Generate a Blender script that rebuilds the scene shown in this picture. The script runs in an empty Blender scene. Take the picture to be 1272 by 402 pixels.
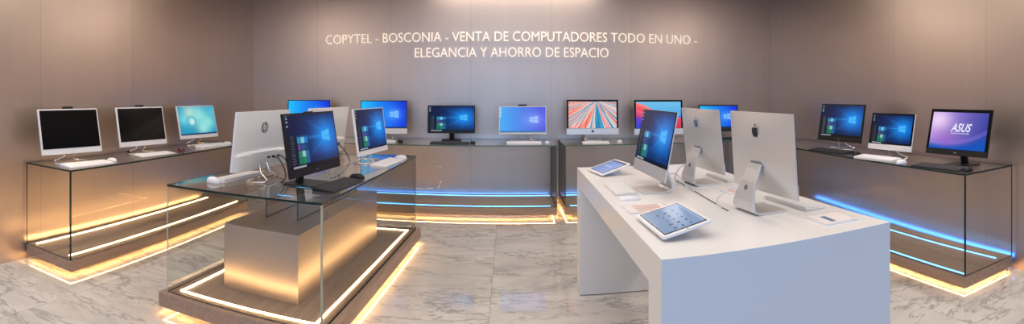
import bpy, bmesh, math, random
from math import sin, cos, pi, radians, hypot, exp
from mathutils import Vector, Matrix

random.seed(7)
COL = bpy.context.scene.collection
EXPO = 0.0

# ------------------------------------------------------------------ materials
def lin(c):
    return tuple((x / 12.92 if x <= 0.04045 else ((x + 0.055) / 1.055) ** 2.4) for x in c)

def rgb(r, g, b):
    return lin((r / 255, g / 255, b / 255)) + (1.0,)

def pbr(name, col, rough=0.5, metal=0.0, spec=0.5, coat=0.0, emis=None, estr=0.0):
    m = bpy.data.materials.new(name); m.use_nodes = True
    b = m.node_tree.nodes['Principled BSDF']
    b.inputs['Base Color'].default_value = col
    b.inputs['Roughness'].default_value = rough
    b.inputs['Metallic'].default_value = metal
    b.inputs['Specular IOR Level'].default_value = spec
    b.inputs['Coat Weight'].default_value = coat
    if emis:
        b.inputs['Emission Color'].default_value = emis
        b.inputs['Emission Strength'].default_value = estr
    return m

def emit(name, col, strength):
    m = bpy.data.materials.new(name); m.use_nodes = True
    nt = m.node_tree; nt.nodes.clear()
    e = nt.nodes.new('ShaderNodeEmission'); o = nt.nodes.new('ShaderNodeOutputMaterial')
    e.inputs[0].default_value = col; e.inputs[1].default_value = strength
    nt.links.new(e.outputs[0], o.inputs[0])
    return m

def glass(name, tint, ior=1.45, refl=1.0):
    m = bpy.data.materials.new(name); m.use_nodes = True
    nt = m.node_tree; nt.nodes.clear(); N = nt.nodes.new; L = nt.links.new
    t = N('ShaderNodeBsdfTransparent'); t.inputs[0].default_value = tint
    g = N('ShaderNodeBsdfGlossy'); g.inputs['Roughness'].default_value = 0.0
    g.inputs[0].default_value = (refl, refl, refl, 1)
    f = N('ShaderNodeFresnel')      # the pane's far face is met from inside: same reflectance as its near face
    ge = N('ShaderNodeNewGeometry'); mi = N('ShaderNodeMix'); mi.inputs[2].default_value = ior; mi.inputs[3].default_value = 1 / ior
    L(ge.outputs['Backfacing'], mi.inputs[0]); L(mi.outputs[0], f.inputs[0])
    mx = N('ShaderNodeMixShader'); o = N('ShaderNodeOutputMaterial')
    L(f.outputs[0], mx.inputs[0]); L(t.outputs[0], mx.inputs[1]); L(g.outputs[0], mx.inputs[2]); L(mx.outputs[0], o.inputs[0])
    return m

def wall_metal(name, axis, step, offset, base, rough=0.33):
    """satin bronze panels: brushed vertically varying tone, fine dark joints every `step` metres along `axis`"""
    m = bpy.data.materials.new(name); m.use_nodes = True
    nt = m.node_tree; N = nt.nodes.new; L = nt.links.new
    b = nt.nodes['Principled BSDF']
    tc = N('ShaderNodeTexCoord'); sp = N('ShaderNodeSeparateXYZ'); L(tc.outputs['Object'], sp.inputs[0])
    a = N('ShaderNodeMath'); a.operation = 'ADD'; a.inputs[1].default_value = -offset + 50 * step; L(sp.outputs[axis], a.inputs[0])
    d = N('ShaderNodeMath'); d.operation = 'DIVIDE'; d.inputs[1].default_value = step; L(a.outputs[0], d.inputs[0])
    fr = N('ShaderNodeMath'); fr.operation = 'FRACT'; L(d.outputs[0], fr.inputs[0])
    fl = N('ShaderNodeMath'); fl.operation = 'FLOOR'; L(d.outputs[0], fl.inputs[0])
    lt = N('ShaderNodeMath'); lt.operation = 'LESS_THAN'; lt.inputs[1].default_value = 0.006; L(fr.outputs[0], lt.inputs[0])
    wn = N('ShaderNodeTexWhiteNoise'); wn.noise_dimensions = '1D'; L(fl.outputs[0], wn.inputs['W'])
    # brushed streaks: long along z
    mp = N('ShaderNodeMapping'); mp.inputs['Scale'].default_value = (9, 9, 0.35); L(tc.outputs['Object'], mp.inputs[0])
    ns = N('ShaderNodeTexNoise'); ns.inputs['Scale'].default_value = 1.0; ns.inputs['Detail'].default_value = 3; L(mp.outputs[0], ns.inputs['Vector'])
    ad = N('ShaderNodeMath'); ad.operation = 'MULTIPLY_ADD'; ad.inputs[1].default_value = 0.10; ad.inputs[2].default_value = 0.95; L(ns.outputs[0], ad.inputs[0])
    ad2 = N('ShaderNodeMath'); ad2.operation = 'MULTIPLY_ADD'; ad2.inputs[1].default_value = 0.05; L(wn.outputs[0], ad2.inputs[0]); L(ad.outputs[0], ad2.inputs[2])
    mc = N('ShaderNodeVectorMath'); mc.operation = 'SCALE'; mc.inputs[0].default_value = base[:3]; L(ad2.outputs[0], mc.inputs['Scale'])
    mx = N('ShaderNodeMix'); mx.data_type = 'RGBA'
    fm = N('ShaderNodeMath'); fm.operation = 'MULTIPLY'; fm.inputs[1].default_value = 0.22; L(lt.outputs[0], fm.inputs[0])
    L(fm.outputs[0], mx.inputs[0]); L(mc.outputs[0], mx.inputs[6]); mx.inputs[7].default_value = (0.05, 0.035, 0.03, 1)
    L(mx.outputs[2], b.inputs['Base Color'])
    b.inputs['Metallic'].default_value = 0.75
    b.inputs['Roughness'].default_value = rough
    return m

def marble():
    m = bpy.data.materials.new('polished marble tiles'); m.use_nodes = True
    nt = m.node_tree; N = nt.nodes.new; L = nt.links.new
    b = nt.nodes['Principled BSDF']
    tc = N('ShaderNodeTexCoord'); sp = N('ShaderNodeSeparateXYZ'); L(tc.outputs['Object'], sp.inputs[0])
    def axis(i, step, off):
        a = N('ShaderNodeMath'); a.operation = 'ADD'; a.inputs[1].default_value = -off + 50 * step; L(sp.outputs[i], a.inputs[0])
        d = N('ShaderNodeMath'); d.operation = 'DIVIDE'; d.inputs[1].default_value = step; L(a.outputs[0], d.inputs[0])
        fr = N('ShaderNodeMath'); fr.operation = 'FRACT'; L(d.outputs[0], fr.inputs[0])
        fl = N('ShaderNodeMath'); fl.operation = 'FLOOR'; L(d.outputs[0], fl.inputs[0])
        lt = N('ShaderNodeMath'); lt.operation = 'LESS_THAN'; lt.inputs[1].default_value = 0.004 / step; L(fr.outputs[0], lt.inputs[0])
        return fl, lt
    fx, lx = axis(0, 1.2, -0.11); fy, ly = axis(1, 1.2, 3.66)
    cb = N('ShaderNodeCombineXYZ'); L(fx.outputs[0], cb.inputs[0]); L(fy.outputs[0], cb.inputs[1])
    wn = N('ShaderNodeTexWhiteNoise'); wn.noise_dimensions = '3D'; L(cb.outputs[0], wn.inputs['Vector'])
    sc = N('ShaderNodeVectorMath'); sc.operation = 'SCALE'; sc.inputs['Scale'].default_value = 7.0; L(wn.outputs['Color'], sc.inputs[0])
    av = N('ShaderNodeVectorMath'); av.operation = 'ADD'; L(tc.outputs['Object'], av.inputs[0]); L(sc.outputs[0], av.inputs[1])
    mp = N('ShaderNodeMapping'); mp.inputs['Rotation'].default_value = (0, 0, radians(-28)); mp.inputs['Scale'].default_value = (0.8, 2.3, 1); L(av.outputs[0], mp.inputs[0])
    def vein(scale, width, rough, dist):
        n = N('ShaderNodeTexNoise'); n.inputs['Scale'].default_value = scale; n.inputs['Detail'].default_value = 7
        n.inputs['Roughness'].default_value = rough; n.inputs['Distortion'].default_value = dist; L(mp.outputs[0], n.inputs['Vector'])
        s = N('ShaderNodeMath'); s.operation = 'SUBTRACT'; s.inputs[1].default_value = 0.5; L(n.outputs[0], s.inputs[0])
        ab = N('ShaderNodeMath'); ab.operation = 'ABSOLUTE'; L(s.outputs[0], ab.inputs[0])
        mr = N('ShaderNodeMapRange'); mr.inputs[1].default_value = 0.0; mr.inputs[2].default_value = width
        mr.inputs[3].default_value = 1.0; mr.inputs[4].default_value = 0.0; L(ab.outputs[0], mr.inputs[0])
        return mr
    v1 = vein(1.1, 0.020, 0.66, 0.5); v2 = vein(2.3, 0.035, 0.72, 0.3)
    msk = N('ShaderNodeTexNoise'); msk.inputs['Scale'].default_value = 1.4; msk.inputs['Detail'].default_value = 4; L(mp.outputs[0], msk.inputs['Vector'])
    mr = N('ShaderNodeMapRange'); mr.inputs[1].default_value = 0.40; mr.inputs[2].default_value = 0.62; L(msk.outputs[0], mr.inputs[0])
    v2m = N('ShaderNodeMath'); v2m.operation = 'MULTIPLY'; L(v2.outputs[0], v2m.inputs[0]); L(mr.outputs[0], v2m.inputs[1])
    v2s = N('ShaderNodeMath'); v2s.operation = 'MULTIPLY'; v2s.inputs[1].default_value = 0.40; L(v2m.outputs[0], v2s.inputs[0])
    v1s = N('ShaderNodeMath'); v1s.operation = 'MULTIPLY'; v1s.inputs[1].default_value = 0.65; L(v1.outputs[0], v1s.inputs[0])
    vm = N('ShaderNodeMath'); vm.operation = 'MAXIMUM'; L(v1s.outputs[0], vm.inputs[0]); L(v2s.outputs[0], vm.inputs[1])
    cl = N('ShaderNodeTexNoise'); cl.inputs['Scale'].default_value = 1.8; cl.inputs['Detail'].default_value = 6; cl.inputs['Distortion'].default_value = 0.7; L(mp.outputs[0], cl.inputs['Vector'])
    cr = N('ShaderNodeValToRGB'); L(cl.outputs[0], cr.inputs[0])
    cr.color_ramp.elements[0].position = 0.30; cr.color_ramp.elements[0].color = (0.60, 0.56, 0.525, 1)
    cr.color_ramp.elements[1].position = 0.62; cr.color_ramp.elements[1].color = (0.76, 0.715, 0.665, 1)
    mx = N('ShaderNodeMix'); mx.data_type = 'RGBA'; L(vm.outputs[0], mx.inputs[0]); L(cr.outputs[0], mx.inputs[6]); mx.inputs[7].default_value = (0.22, 0.205, 0.20, 1)
    jt = N('ShaderNodeMath'); jt.operation = 'MAXIMUM'; L(lx.outputs[0], jt.inputs[0]); L(ly.outputs[0], jt.inputs[1])
    jm = N('ShaderNodeMath'); jm.operation = 'MULTIPLY'; jm.inputs[1].default_value = 0.5; L(jt.outputs[0], jm.inputs[0])
    m2 = N('ShaderNodeMix'); m2.data_type = 'RGBA'; L(jm.outputs[0], m2.inputs[0]); L(mx.outputs[2], m2.inputs[6]); m2.inputs[7].default_value = (0.12, 0.11, 0.10, 1)
    L(m2.outputs[2], b.inputs['Base Color'])
    b.inputs['Roughness'].default_value = 0.035
    b.inputs['Specular IOR Level'].default_value = 0.75
    return m

def wood(name, c1, c2, along):
    m = bpy.data.materials.new(name); m.use_nodes = True
    nt = m.node_tree; N = nt.nodes.new; L = nt.links.new
    b = nt.nodes['Principled BSDF']
    tc = N('ShaderNodeTexCoord'); mp = N('ShaderNodeMapping'); L(tc.outputs['Object'], mp.inputs[0])
    mp.inputs['Scale'].default_value = (2, 40, 40) if along == 0 else (40, 2, 40)
    n = N('ShaderNodeTexNoise'); n.inputs['Scale'].default_value = 1.0; n.inputs['Detail'].default_value = 5; L(mp.outputs[0], n.inputs['Vector'])
    cr = N('ShaderNodeValToRGB'); L(n.outputs[0], cr.inputs[0])
    cr.color_ramp.elements[0].position = 0.3; cr.color_ramp.elements[0].color = c1
    cr.color_ramp.elements[1].position = 0.7; cr.color_ramp.elements[1].color = c2
    L(cr.outputs[0], b.inputs['Base Color'])
    b.inputs['Roughness'].default_value = 0.38
    return m

def screen_mat(strength=1.0):
    m = bpy.data.materials.new('lit display'); m.use_nodes = True
    nt = m.node_tree; N = nt.nodes.new; L = nt.links.new
    b = nt.nodes['Principled BSDF']
    a = N('ShaderNodeAttribute'); a.attribute_name = 'picture'
    L(a.outputs['Color'], b.inputs['Emission Color']); b.inputs['Emission Strength'].default_value = strength
    b.inputs['Base Color'].default_value = (0.005, 0.005, 0.006, 1); b.inputs['Roughness'].default_value = 0.15; b.inputs['Specular IOR Level'].default_value = 0.2
    return m

M = {}
M['floor'] = marble()
BR = (0.58, 0.47, 0.40)
M['wall_left'] = wall_metal('satin bronze panels left', 1, 1.10, 2.50, BR)
M['wall_right'] = wall_metal('satin bronze panels right', 1, 1.10, 2.33, BR)
M['wall_back'] = wall_metal('satin bronze panels back', 0, 0.965, 0.52, (0.57, 0.455, 0.38), 0.37)
M['ceiling'] = pbr('matt ceiling paint', rgb(225, 205, 185), 0.9)
M['box_metal'] = pbr('brushed champagne metal', (0.50, 0.42, 0.36, 1), 0.33, 0.85)
M['led_blue'] = emit('deep blue led line', (0.05, 0.24, 1.0, 1), 13)
M['glass_top'] = glass('tinted counter glass', (0.94, 0.97, 0.955, 1), 1.45, 1.0)
M['glass_side'] = glass('clear side glass', (0.985, 0.992, 0.985, 1), 1.40, 0.22)
M['edge_dark'] = pbr('polished glass edge', (0.012, 0.028, 0.024, 1), 0.15)
M['edge_green'] = pbr('green glass edge', (0.10, 0.17, 0.145, 1), 0.15)
M['edge_light'] = pbr('pale glass edge', (0.50, 0.50, 0.38, 1), 0.2)
M['plinth_y'] = wood('taupe veneer along', lin((0.60, 0.50, 0.43)) + (1,), lin((0.69, 0.58, 0.50)) + (1,), 1)
M['plinth_x'] = wood('taupe veneer across', lin((0.60, 0.51, 0.44)) + (1,), lin((0.68, 0.58, 0.50)) + (1,), 0)
M['led_warm'] = emit('warm led line', (1.0, 0.60, 0.26, 1), 36)
M['led_under'] = emit('amber led under plinth', (1.0, 0.58, 0.22, 1), 36)
M['led_cool'] = emit('cool led line', (0.09, 0.42, 1.0, 1), 7)
M['white_lacquer'] = pbr('white lacquer', (0.82, 0.81, 0.80, 1), 0.28)
M['alu'] = pbr('anodised aluminium', (0.72, 0.70, 0.68, 1), 0.38, 0.55)
M['alu_dark'] = pbr('dark aluminium', (0.30, 0.30, 0.31, 1), 0.35, 0.8)
M['chrome'] = pbr('polished metal', (0.75, 0.72, 0.68, 1), 0.12, 1.0)
M['white_plastic'] = pbr('white plastic', (0.85, 0.84, 0.85, 1), 0.35)
M['key_white'] = pbr('white keys', (0.86, 0.85, 0.84, 1), 0.45)
M['silver_plastic'] = pbr('silver plastic', (0.50, 0.48, 0.46, 1), 0.35, 0.4)
M['black_plastic'] = pbr('black plastic', (0.012, 0.012, 0.013, 1), 0.4, 0, 0.3)
M['key_black'] = pbr('black keys', (0.045, 0.045, 0.047, 1), 0.6, 0, 0.2)
M['black_glass'] = pbr('black front glass', (0.006, 0.006, 0.007, 1), 0.10, 0, 0.2)
M['dark_bezel'] = pbr('dark bezel', (0.010, 0.010, 0.012, 1), 0.15)
M['logo_dark'] = pbr('dark emblem', (0.02, 0.02, 0.022, 1), 0.15)
M['logo_grey'] = pbr('grey emblem', (0.22, 0.21, 0.21, 1), 0.3)
M['logo_silver'] = pbr('silver emblem', (0.6, 0.6, 0.6, 1), 0.3, 0.6)
M['rubber'] = pbr('black cable sheath', (0.015, 0.015, 0.016, 1), 0.5)
M['cable_white'] = pbr('white cable sheath', (0.75, 0.74, 0.73, 1), 0.4)
M['slot'] = pbr('dark cable slot', (0.10, 0.095, 0.09, 1), 0.6)
M['acrylic'] = pbr('acrylic sheet', (0.80, 0.80, 0.82, 1), 0.12)
M['paper'] = pbr('printed leaflet paper', (0.80, 0.74, 0.72, 1), 0.7)
M['print_blue'] = pbr('blue print', (0.10, 0.17, 0.33, 1), 0.6)
M['print_red'] = pbr('rose print', (0.62, 0.42, 0.40, 1), 0.6)
M['red'] = pbr('dark red plastic', (0.10, 0.012, 0.012, 1), 0.35)
M['screen'] = screen_mat(1.0)
M['letters'] = pbr('cream lit letters', rgb(245, 232, 212), 0.5, emis=rgb(255, 238, 218), estr=0.72)
M['text_glow'] = emit('white lettering on display', (0.85, 0.9, 1, 1), 1.0)

# ------------------------------------------------------------------ mesh helpers
class MB:
    def __init__(s): s.v = []; s.f = []; s.mi = []
    def add(s, vs, fs, m=None, mi=0):
        o = len(s.v)
        s.v += [tuple(m @ Vector(v)) if m is not None else tuple(v) for v in vs]
        s.f += [tuple(i + o for i in f) for f in fs]
        s.mi += [mi] * len(fs) if not isinstance(mi, (list, tuple)) else list(mi)
        return s
    def box(s, x0, x1, y0, y1, z0, z1, m=None, mi=0):
        vs = [(x0, y0, z0), (x1, y0, z0), (x1, y1, z0), (x0, y1, z0), (x0, y0, z1), (x1, y0, z1), (x1, y1, z1), (x0, y1, z1)]
        return s.add(vs, [(0, 3, 2, 1), (4, 5, 6, 7), (0, 1, 5, 4), (1, 2, 6, 5), (2, 3, 7, 6), (3, 0, 4, 7)], m, mi)
    def prism(s, poly, z0, z1, m=None, mi_side=0, mi_cap=0):
        n = len(poly)
        vs = [(x, y, z0) for x, y in poly] + [(x, y, z1) for x, y in poly]
        fs = [tuple(range(n - 1, -1, -1)), tuple(range(n, 2 * n))] + [(i, (i + 1) % n, n + (i + 1) % n, n + i) for i in range(n)]
        return s.add(vs, fs, m, [mi_cap, mi_cap] + [mi_side] * n)
    def tube(s, pts, r, n=8, m=None, mi=0):
        pts = [Vector(p) for p in pts]; vs = []; fs = []
        up = Vector((0, 0, 1)); prev = None
        for i, p in enumerate(pts):
            t = (pts[min(i + 1, len(pts) - 1)] - pts[max(i - 1, 0)]).normalized()
            a = t.cross(prev if prev is not None else (up if abs(t.z) < .9 else Vector((1, 0, 0))))
            if prev is not None:
                b = (prev - t * prev.dot(t)).normalized(); a = t.cross(b)
            else:
                a.normalize(); b = a.cross(t)
            prev = b
            for k in range(n):
                an = 2 * pi * k / n
                vs.append(tuple(p + a * (r * cos(an)) + b * (r * sin(an))))
        for i in range(len(pts) - 1):
            for k in range(n):
                fs.append((i * n + k, i * n + (k + 1) % n, (i + 1) * n + (k + 1) % n, (i + 1) * n + k))
        fs.append(tuple(range(n - 1, -1, -1))); fs.append(tuple((len(pts) - 1) * n + k for k in range(n)))
        return s.add(vs, fs, m, mi)
    def build(s, name, mats, parent=None, bevel=0.0, smooth=False, mat_world=None):
        me = bpy.data.meshes.new(name); me.from_pydata(s.v, [], s.f)
        if not isinstance(mats, (list, tuple)): mats = [mats]
        for m in mats: me.materials.append(M[m] if isinstance(m, str) else m)
        for p, i in zip(me.polygons, s.mi): p.material_index = i; p.use_smooth = smooth
        bm = bmesh.new(); bm.from_mesh(me); bmesh.ops.recalc_face_normals(bm, faces=bm.faces); bm.to_mesh(me); bm.free()
        me.update()
        o = bpy.data.objects.new(name, me); COL.objects.link(o)
        if parent is not None: o.parent = parent
        if bevel:
            b = o.modifiers.new('bevel', 'BEVEL'); b.width = bevel; b.segments = 2; b.limit_method = 'ANGLE'
        return o

def tag(o, label, cat, group=None):
    o['label'] = label; o['category'] = cat
    if group: o['group'] = group
    return o

def struct(o): o['kind'] = 'structure'; return o

def empty(name, loc, rz=0.0, label=None, cat=None, group=None):
    o = bpy.data.objects.new(name, None); COL.objects.link(o)
    o.empty_display_size = 0.1
    o.location = loc; o.rotation_euler = (0, 0, rz)
    if label: tag(o, label, cat, group)
    return o

def rrect(x0, x1, y0, y1, r, n=5):
    out = []
    for cx, cy, a0 in ((x1 - r, y1 - r, 0), (x0 + r, y1 - r, pi / 2), (x0 + r, y0 + r, pi), (x1 - r, y0 + r, 1.5 * pi)):
        for k in range(n + 1):
            a = a0 + k * pi / 2 / n
            out.append((cx + r * cos(a), cy + r * sin(a)))
    return out

def text_mesh(body, size, depth=0.0, width=None, shear=0.0, offset=0.0, spacing=1.0):
    cu = bpy.data.curves.new('lettering', 'FONT'); cu.body = body; cu.size = size; cu.extrude = depth
    cu.shear = shear; cu.offset = offset; cu.space_character = spacing; cu.resolution_u = 3
    ob = bpy.data.objects.new('lettering', cu); COL.objects.link(ob)
    bpy.context.view_layer.update()
    dg = bpy.context.evaluated_depsgraph_get()
    me = bpy.data.meshes.new_from_object(ob.evaluated_get(dg))
    bpy.data.objects.remove(ob); bpy.data.curves.remove(cu)
    xs = [v.co.x for v in me.vertices]
    x0, x1 = min(xs), max(xs)
    s = 1.0 if width is None else width / (x1 - x0)
    for v in me.vertices: v.co.x = (v.co.x - (x0 + x1) / 2) * s
    return me

# ------------------------------------------------------------------ display pictures
def mixc(a, b, t):
    t = max(0.0, min(1.0, t)); return tuple(x + (y - x) * t for x, y in zip(a, b))

def noise2(x, y):
    def h(i, j):
        n = (i * 374761393 + j * 668265263) & 0xffffffff
        n = ((n ^ (n >> 13)) * 1274126177) & 0xffffffff
        return ((n ^ (n >> 16)) & 0xffff) / 65535.0
    xi, yi = math.floor(x), math.floor(y); fx, fy = x - xi, y - yi
    fx = fx * fx * (3 - 2 * fx); fy = fy * fy * (3 - 2 * fy)
    return (h(xi, yi) * (1 - fx) + h(xi + 1, yi) * fx) * (1 - fy) + (h(xi, yi + 1) * (1 - fx) + h(xi + 1, yi + 1) * fx) * fy

def logo_panes(u, v, cu, cv, s):
    """window emblem with four panes, seen slightly from the side"""
    x = (u - cu) / s; y = (v - cv) / (s * 1.5)
    if not -1 < x < 1: return False
    h = 0.80 + 0.20 * x
    if abs(y) > h: return False
    return abs(x + 0.1) > 0.05 and abs(y) > 0.05

def pic_dark(u, v):
    cu, cv = 0.77, 0.55
    base = mixc((0.02, 0.07, 0.22), (0.01, 0.20, 0.50), u * 0.9)
    d = hypot((u - cu) * 1.3, v - cv)
    c = mixc(base, (0.06, 0.56, 0.95), exp(-(d / 0.36) ** 2) * 0.98)
    if u < cu:
        ang = math.atan2(v - cv, cu - u + 0.05)
        beam = max(0, cos(ang * 9)) ** 3 * exp(-abs(ang) * 1.6) * exp(-(cu - u) / 0.33)
        c = mixc(c, (0.25, 0.75, 1.0), beam * 0.75)
    c = mixc(c, (0.01, 0.05, 0.14), max(0, (0.25 - v) * 2.0) + max(0, (v - 0.85) * 2.2))
    if logo_panes(u, v, cu, cv, 0.085): c = mixc(c, (0.50, 0.88, 1.0), 0.5)
    if u < 0.38 and 0.07 < v < 0.60:            # menu with tiles
        if u < 0.17: 
            c = (0.05, 0.08, 0.13)
            if 0.05 < u < 0.12 and (v * 22) % 1 < 0.35: c = (0.25, 0.3, 0.36)
        else:
            gx = (u - 0.17) / 0.07; gy = (v - 0.07) / 0.125; i, j = int(gx), int(gy)
            tiles = {(0, 0): (0.05, .45, .35), (1, 0): (0.08, .50, .30), (2, 0): (.1, .35, .6), (0, 1): (.05, .5, .4), (1, 1): (.55, .75, .70), (2, 1): (.08, .4, .6),
                     (0, 2): (.35, .25, .55), (1, 2): (.1, .3, .5), (2, 2): (.05, .25, .45), (0, 3): (.1, .55, .75), (1, 3): (.45, .75, .85), (2, 3): (.1, .45, .75)}
            c = tiles.get((i, j), (.05, .3, .55))
            if gx - i < .08 or gy - j < .08: c = (0.04, 0.10, 0.18)
    if v < 0.055:
        c = (0.02, 0.03, 0.05)
        if 0.05 < u < 0.30 and 0.015 < v < 0.045: c = (0.6, 0.65, 0.68)
    if u < 0.05 and v > 0.75 and (v * 14) % 1 < 0.5 and u > 0.015: c = (0.5, 0.6, 0.7)
    return c

def pic_light(u, v):
    c = mixc((0.10, 0.72, 0.98), (0.04, 0.22, 0.88), u * 1.15 - 0.08)
    cu, cv = 0.73, 0.52
    d = hypot((u - cu) * 1.2, v - cv)
    c = mixc(c, (0.35, 0.65, 1.0), exp(-(d / 0.25) ** 2) * 0.8)
    c = mixc(c, (0.03, 0.15, 0.75), max(0, (u - .75) * 1.2) * (0.6 + 0.4 * v))
    if logo_panes(u, v, cu, cv, 0.095): c = mixc(c, (0.55, 0.82, 1.0), 0.7)
    if v < 0.045: c = (0.05, 0.20, 0.38)
    return c

def pic_pale(u, v):
    c = mixc((0.30, 0.68, 0.95), (0.33, 0.36, 0.88), u * 1.1)
    cu, cv = 0.74, 0.5
    d = hypot((u - cu) * 1.2, v - cv)
    c = mixc(c, (0.62, 0.72, 1.0), exp(-(d / 0.28) ** 2) * 0.55)
    if logo_panes(u, v, cu, cv, 0.095): c = mixc(c, (0.72, 0.82, 1.0), 0.7)
    if v < 0.06: c = (0.25, 0.45, 0.62)
    if u < .04 and v > .6 and (v * 12) % 1 < .5: c = (.75, .88, .95)
    return c

def pic_bokeh(u, v):
    c = mixc((0.10, 0.62, 0.75), (0.16, 0.50, 0.68), noise2(u * 4, v * 3))
    for cu, cv, r, k in ((.30, .78, .30, (.80, .90, .80)), (.12, .55, .22, (.45, .85, .90)), (.55, .70, .34, (.62, .90, .88)), (.80, .45, .30, (.60, .90, .85)), (.62, .22, .26, (.66, .92, .88)), (.34, .45, .13, (.88, .97, .93)), (.92, .80, .22, (.35, .75, .85))):
        d = hypot((u - cu) * 1.5, v - cv); c = mixc(c, k, 0.85 * exp(-(d / r) ** 2))
    d = hypot((u - .33) * 1.5, v - .47)
    if .12 < d < .22: c = mixc(c, (.12, .55, .68), .45 * (1 - abs(d - .17) / .05))
    if v < 0.05: c = (.10, .25, .38)
    return c

def pic_streaks(u, v):
    cu, cv = 0.58, 1.05
    a = math.atan2(u - cu, cv - v)
    n = noise2(a * 9 + 40, 1.7); n2 = noise2(a * 26 + 9, 6.1); n3 = noise2(a * 7 + 4, (cv - v) * 1.6)
    pal = [(.88, .20, .18), (.97, .50, .40), (.99, .95, .92), (.99, .97, .95), (.30, .66, .82), (.12, .48, .66), (.93, .93, .90), (.92, .36, .28), (.99, .93, .88), (.80, .28, .30), (.85, .92, .93), (.25, .60, .78)]
    k = (n * 1.5 + n2 * .55 + n3 * .5) * 5.0
    i = int(k); return mixc(pal[i % 12], pal[(i + 1) % 12], k - i)

def pic_waves(u, v):
    """broad flowing bands: sky blue, coral, rose, violet"""
    c = mixc((.20, .60, .88), (.45, .75, .92), v)
    t1 = .92 - .62 * u + .07 * sin(u * 7 + .6); t2 = .70 - .55 * u + .06 * sin(u * 8 + 2); t3 = .42 - .42 * u + .05 * sin(u * 9)
    t0 = .50 - .10 * u + .06 * sin(u * 6 + 1.5)
    if v < t0: c = mixc((.14, .38, .82), (.25, .55, .88), v * 1.6)
    if v < t1: c = mixc((.99, .55, .50), (.90, .22, .32), (t1 - v) * 3.5)
    if v < t2: c = mixc((.98, .40, .45), (.72, .20, .48), (t2 - v) * 3.0)
    if v < t3: c = mixc((.50, .22, .75), (.20, .25, .80), (t3 - v) * 3.0)
    t4 = -.25 + .62 * u + .03 * sin(u * 9)
    if v < t4: c = mixc((.92, .28, .34), (.80, .20, .32), (t4 - v) * 3)
    return c

def pic_violet(u, v):
    c = mixc((.78, .62, .90), (.22, .25, .62), u * .95 + (1 - v) * .12)
    d = hypot((u - .12) * 1.3, v - .78); c = mixc(c, (.98, .88, .98), exp(-(d / .30) ** 2) * .8)
    d2 = hypot((u - .30) * 1.2, v - .15); c = mixc(c, (.62, .35, .75), exp(-(d2 / .35) ** 2) * .5)
    r = hypot((u - .30) * 1.15, v - 1.35)
    if r > 1.22: c = mixc(c, (.05, .32, .72), min(1, (r - 1.20) * 7))
    elif r > 1.12: c = mixc(c, (.50, .45, .85), .4)
    return c

def pic_tablet(u, v):
    c = (.52, .61, .74)
    gx = u * 6; gy = v * 5; i, j = int(gx), int(gy)
    if 1 <= j <= 3 and 0 < i < 6:
        if noise2(i * 7.3, j * 3.1) > .25 and abs(gx - i - .5) < .22 and abs(gy - j - .5) < .10: c = (.20, .26, .38)
        if noise2(i * 3.3, j * 9.1) > .55 and abs(gx - i - .5) < .12 and abs(gy - j - .72) < .07: c = (.25, .32, .45)
    if v > .95: c = (.62, .72, .85)
    return c

def pic_tablet_plain(u, v):
    c = mixc((.38, .50, .74), (.50, .62, .84), u)
    if abs(v - .5) < .04 and .2 < u < .8: c = (.60, .70, .88)
    if v > .9: c = (.25, .32, .48)
    return c

def screen_obj(pic, x0, x1, z0, z1, y, parent, Mt, n=120, name='screen', flat=False):
    """a display face; its picture is a colour attribute made by a function of u, v"""
    ny = max(8, int(n * abs(z1 - z0) / abs(x1 - x0)))
    vs = []; fs = []; cols = []
    for j in range(ny + 1):
        for i in range(n + 1):
            u, v = i / n, j / ny
            p = (x0 + (x1 - x0) * u, y, z0 + (z1 - z0) * v) if not flat else (x0 + (x1 - x0) * u, z0 + (z1 - z0) * v, y)
            vs.append(tuple(Mt @ Vector(p))); cols.append(lin(pic(u, v)))
    for j in range(ny):
        for i in range(n):
            a = j * (n + 1) + i
            fs.append((a, a + 1, a + n + 2, a + n + 1))
    me = bpy.data.meshes.new(name); me.from_pydata(vs, [], fs)
    at = me.color_attributes.new('picture', 'FLOAT_COLOR', 'POINT')
    flatc = []
    for c in cols: flatc += [c[0], c[1], c[2], 1.0]
    at.data.foreach_set('color', flatc)
    me.materials.append(M['screen'])
    o = bpy.data.objects.new(name, me); COL.objects.link(o); o.parent = parent
    return o

# ------------------------------------------------------------------ emblems
def fruit_shapes():
    """body of the bitten fruit emblem and its leaf as outlines of unit height"""
    ctrl = [(0, .60), (.16, .70), (.34, .70), (.47, .58), (.40, .50), (.34, .38), (.37, .24), (.49, .15), (.40, -.08), (.27, -.24), (.16, -.27), (.02, -.22),
            (-.12, -.27), (-.26, -.22), (-.40, -.02), (-.50, .22), (-.49, .46), (-.36, .66), (-.18, .69)]
    pts = []
    n = len(ctrl)
    for i in range(n):
        p0, p1, p2, p3 = [Vector(ctrl[(i + k) % n]) for k in (-1, 0, 1, 2)]
        for t in (0, .33, .66):
            q = 0.5 * ((2 * p1) + (-p0 + p2) * t + (2 * p0 - 5 * p1 + 4 * p2 - p3) * t * t + (-p0 + 3 * p1 - 3 * p2 + p3) * t ** 3)
            pts.append((q.x, q.y - .2))
    leaf = [(0.0, .56), (.02, .70), (.10, .82), (.22, .88), (.22, .76), (.14, .64)]
    return pts, leaf

def emblem_fruit(size, Mt, mat, parent, y=0.0, flip=1):
    """Mt maps emblem plane x,z at depth y"""
    a, leaf = fruit_shapes(); mb = MB()
    R = Mt @ Matrix.Translation((0, y, 0)) @ Matrix.Rotation(pi / 2, 4, 'X')
    for poly in (a, leaf):
        mb.prism([(px * size * flip, py * size) for px, py in poly], -0.0006, 0.0006, R)
    return mb.build('emblem', mat, parent)

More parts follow.
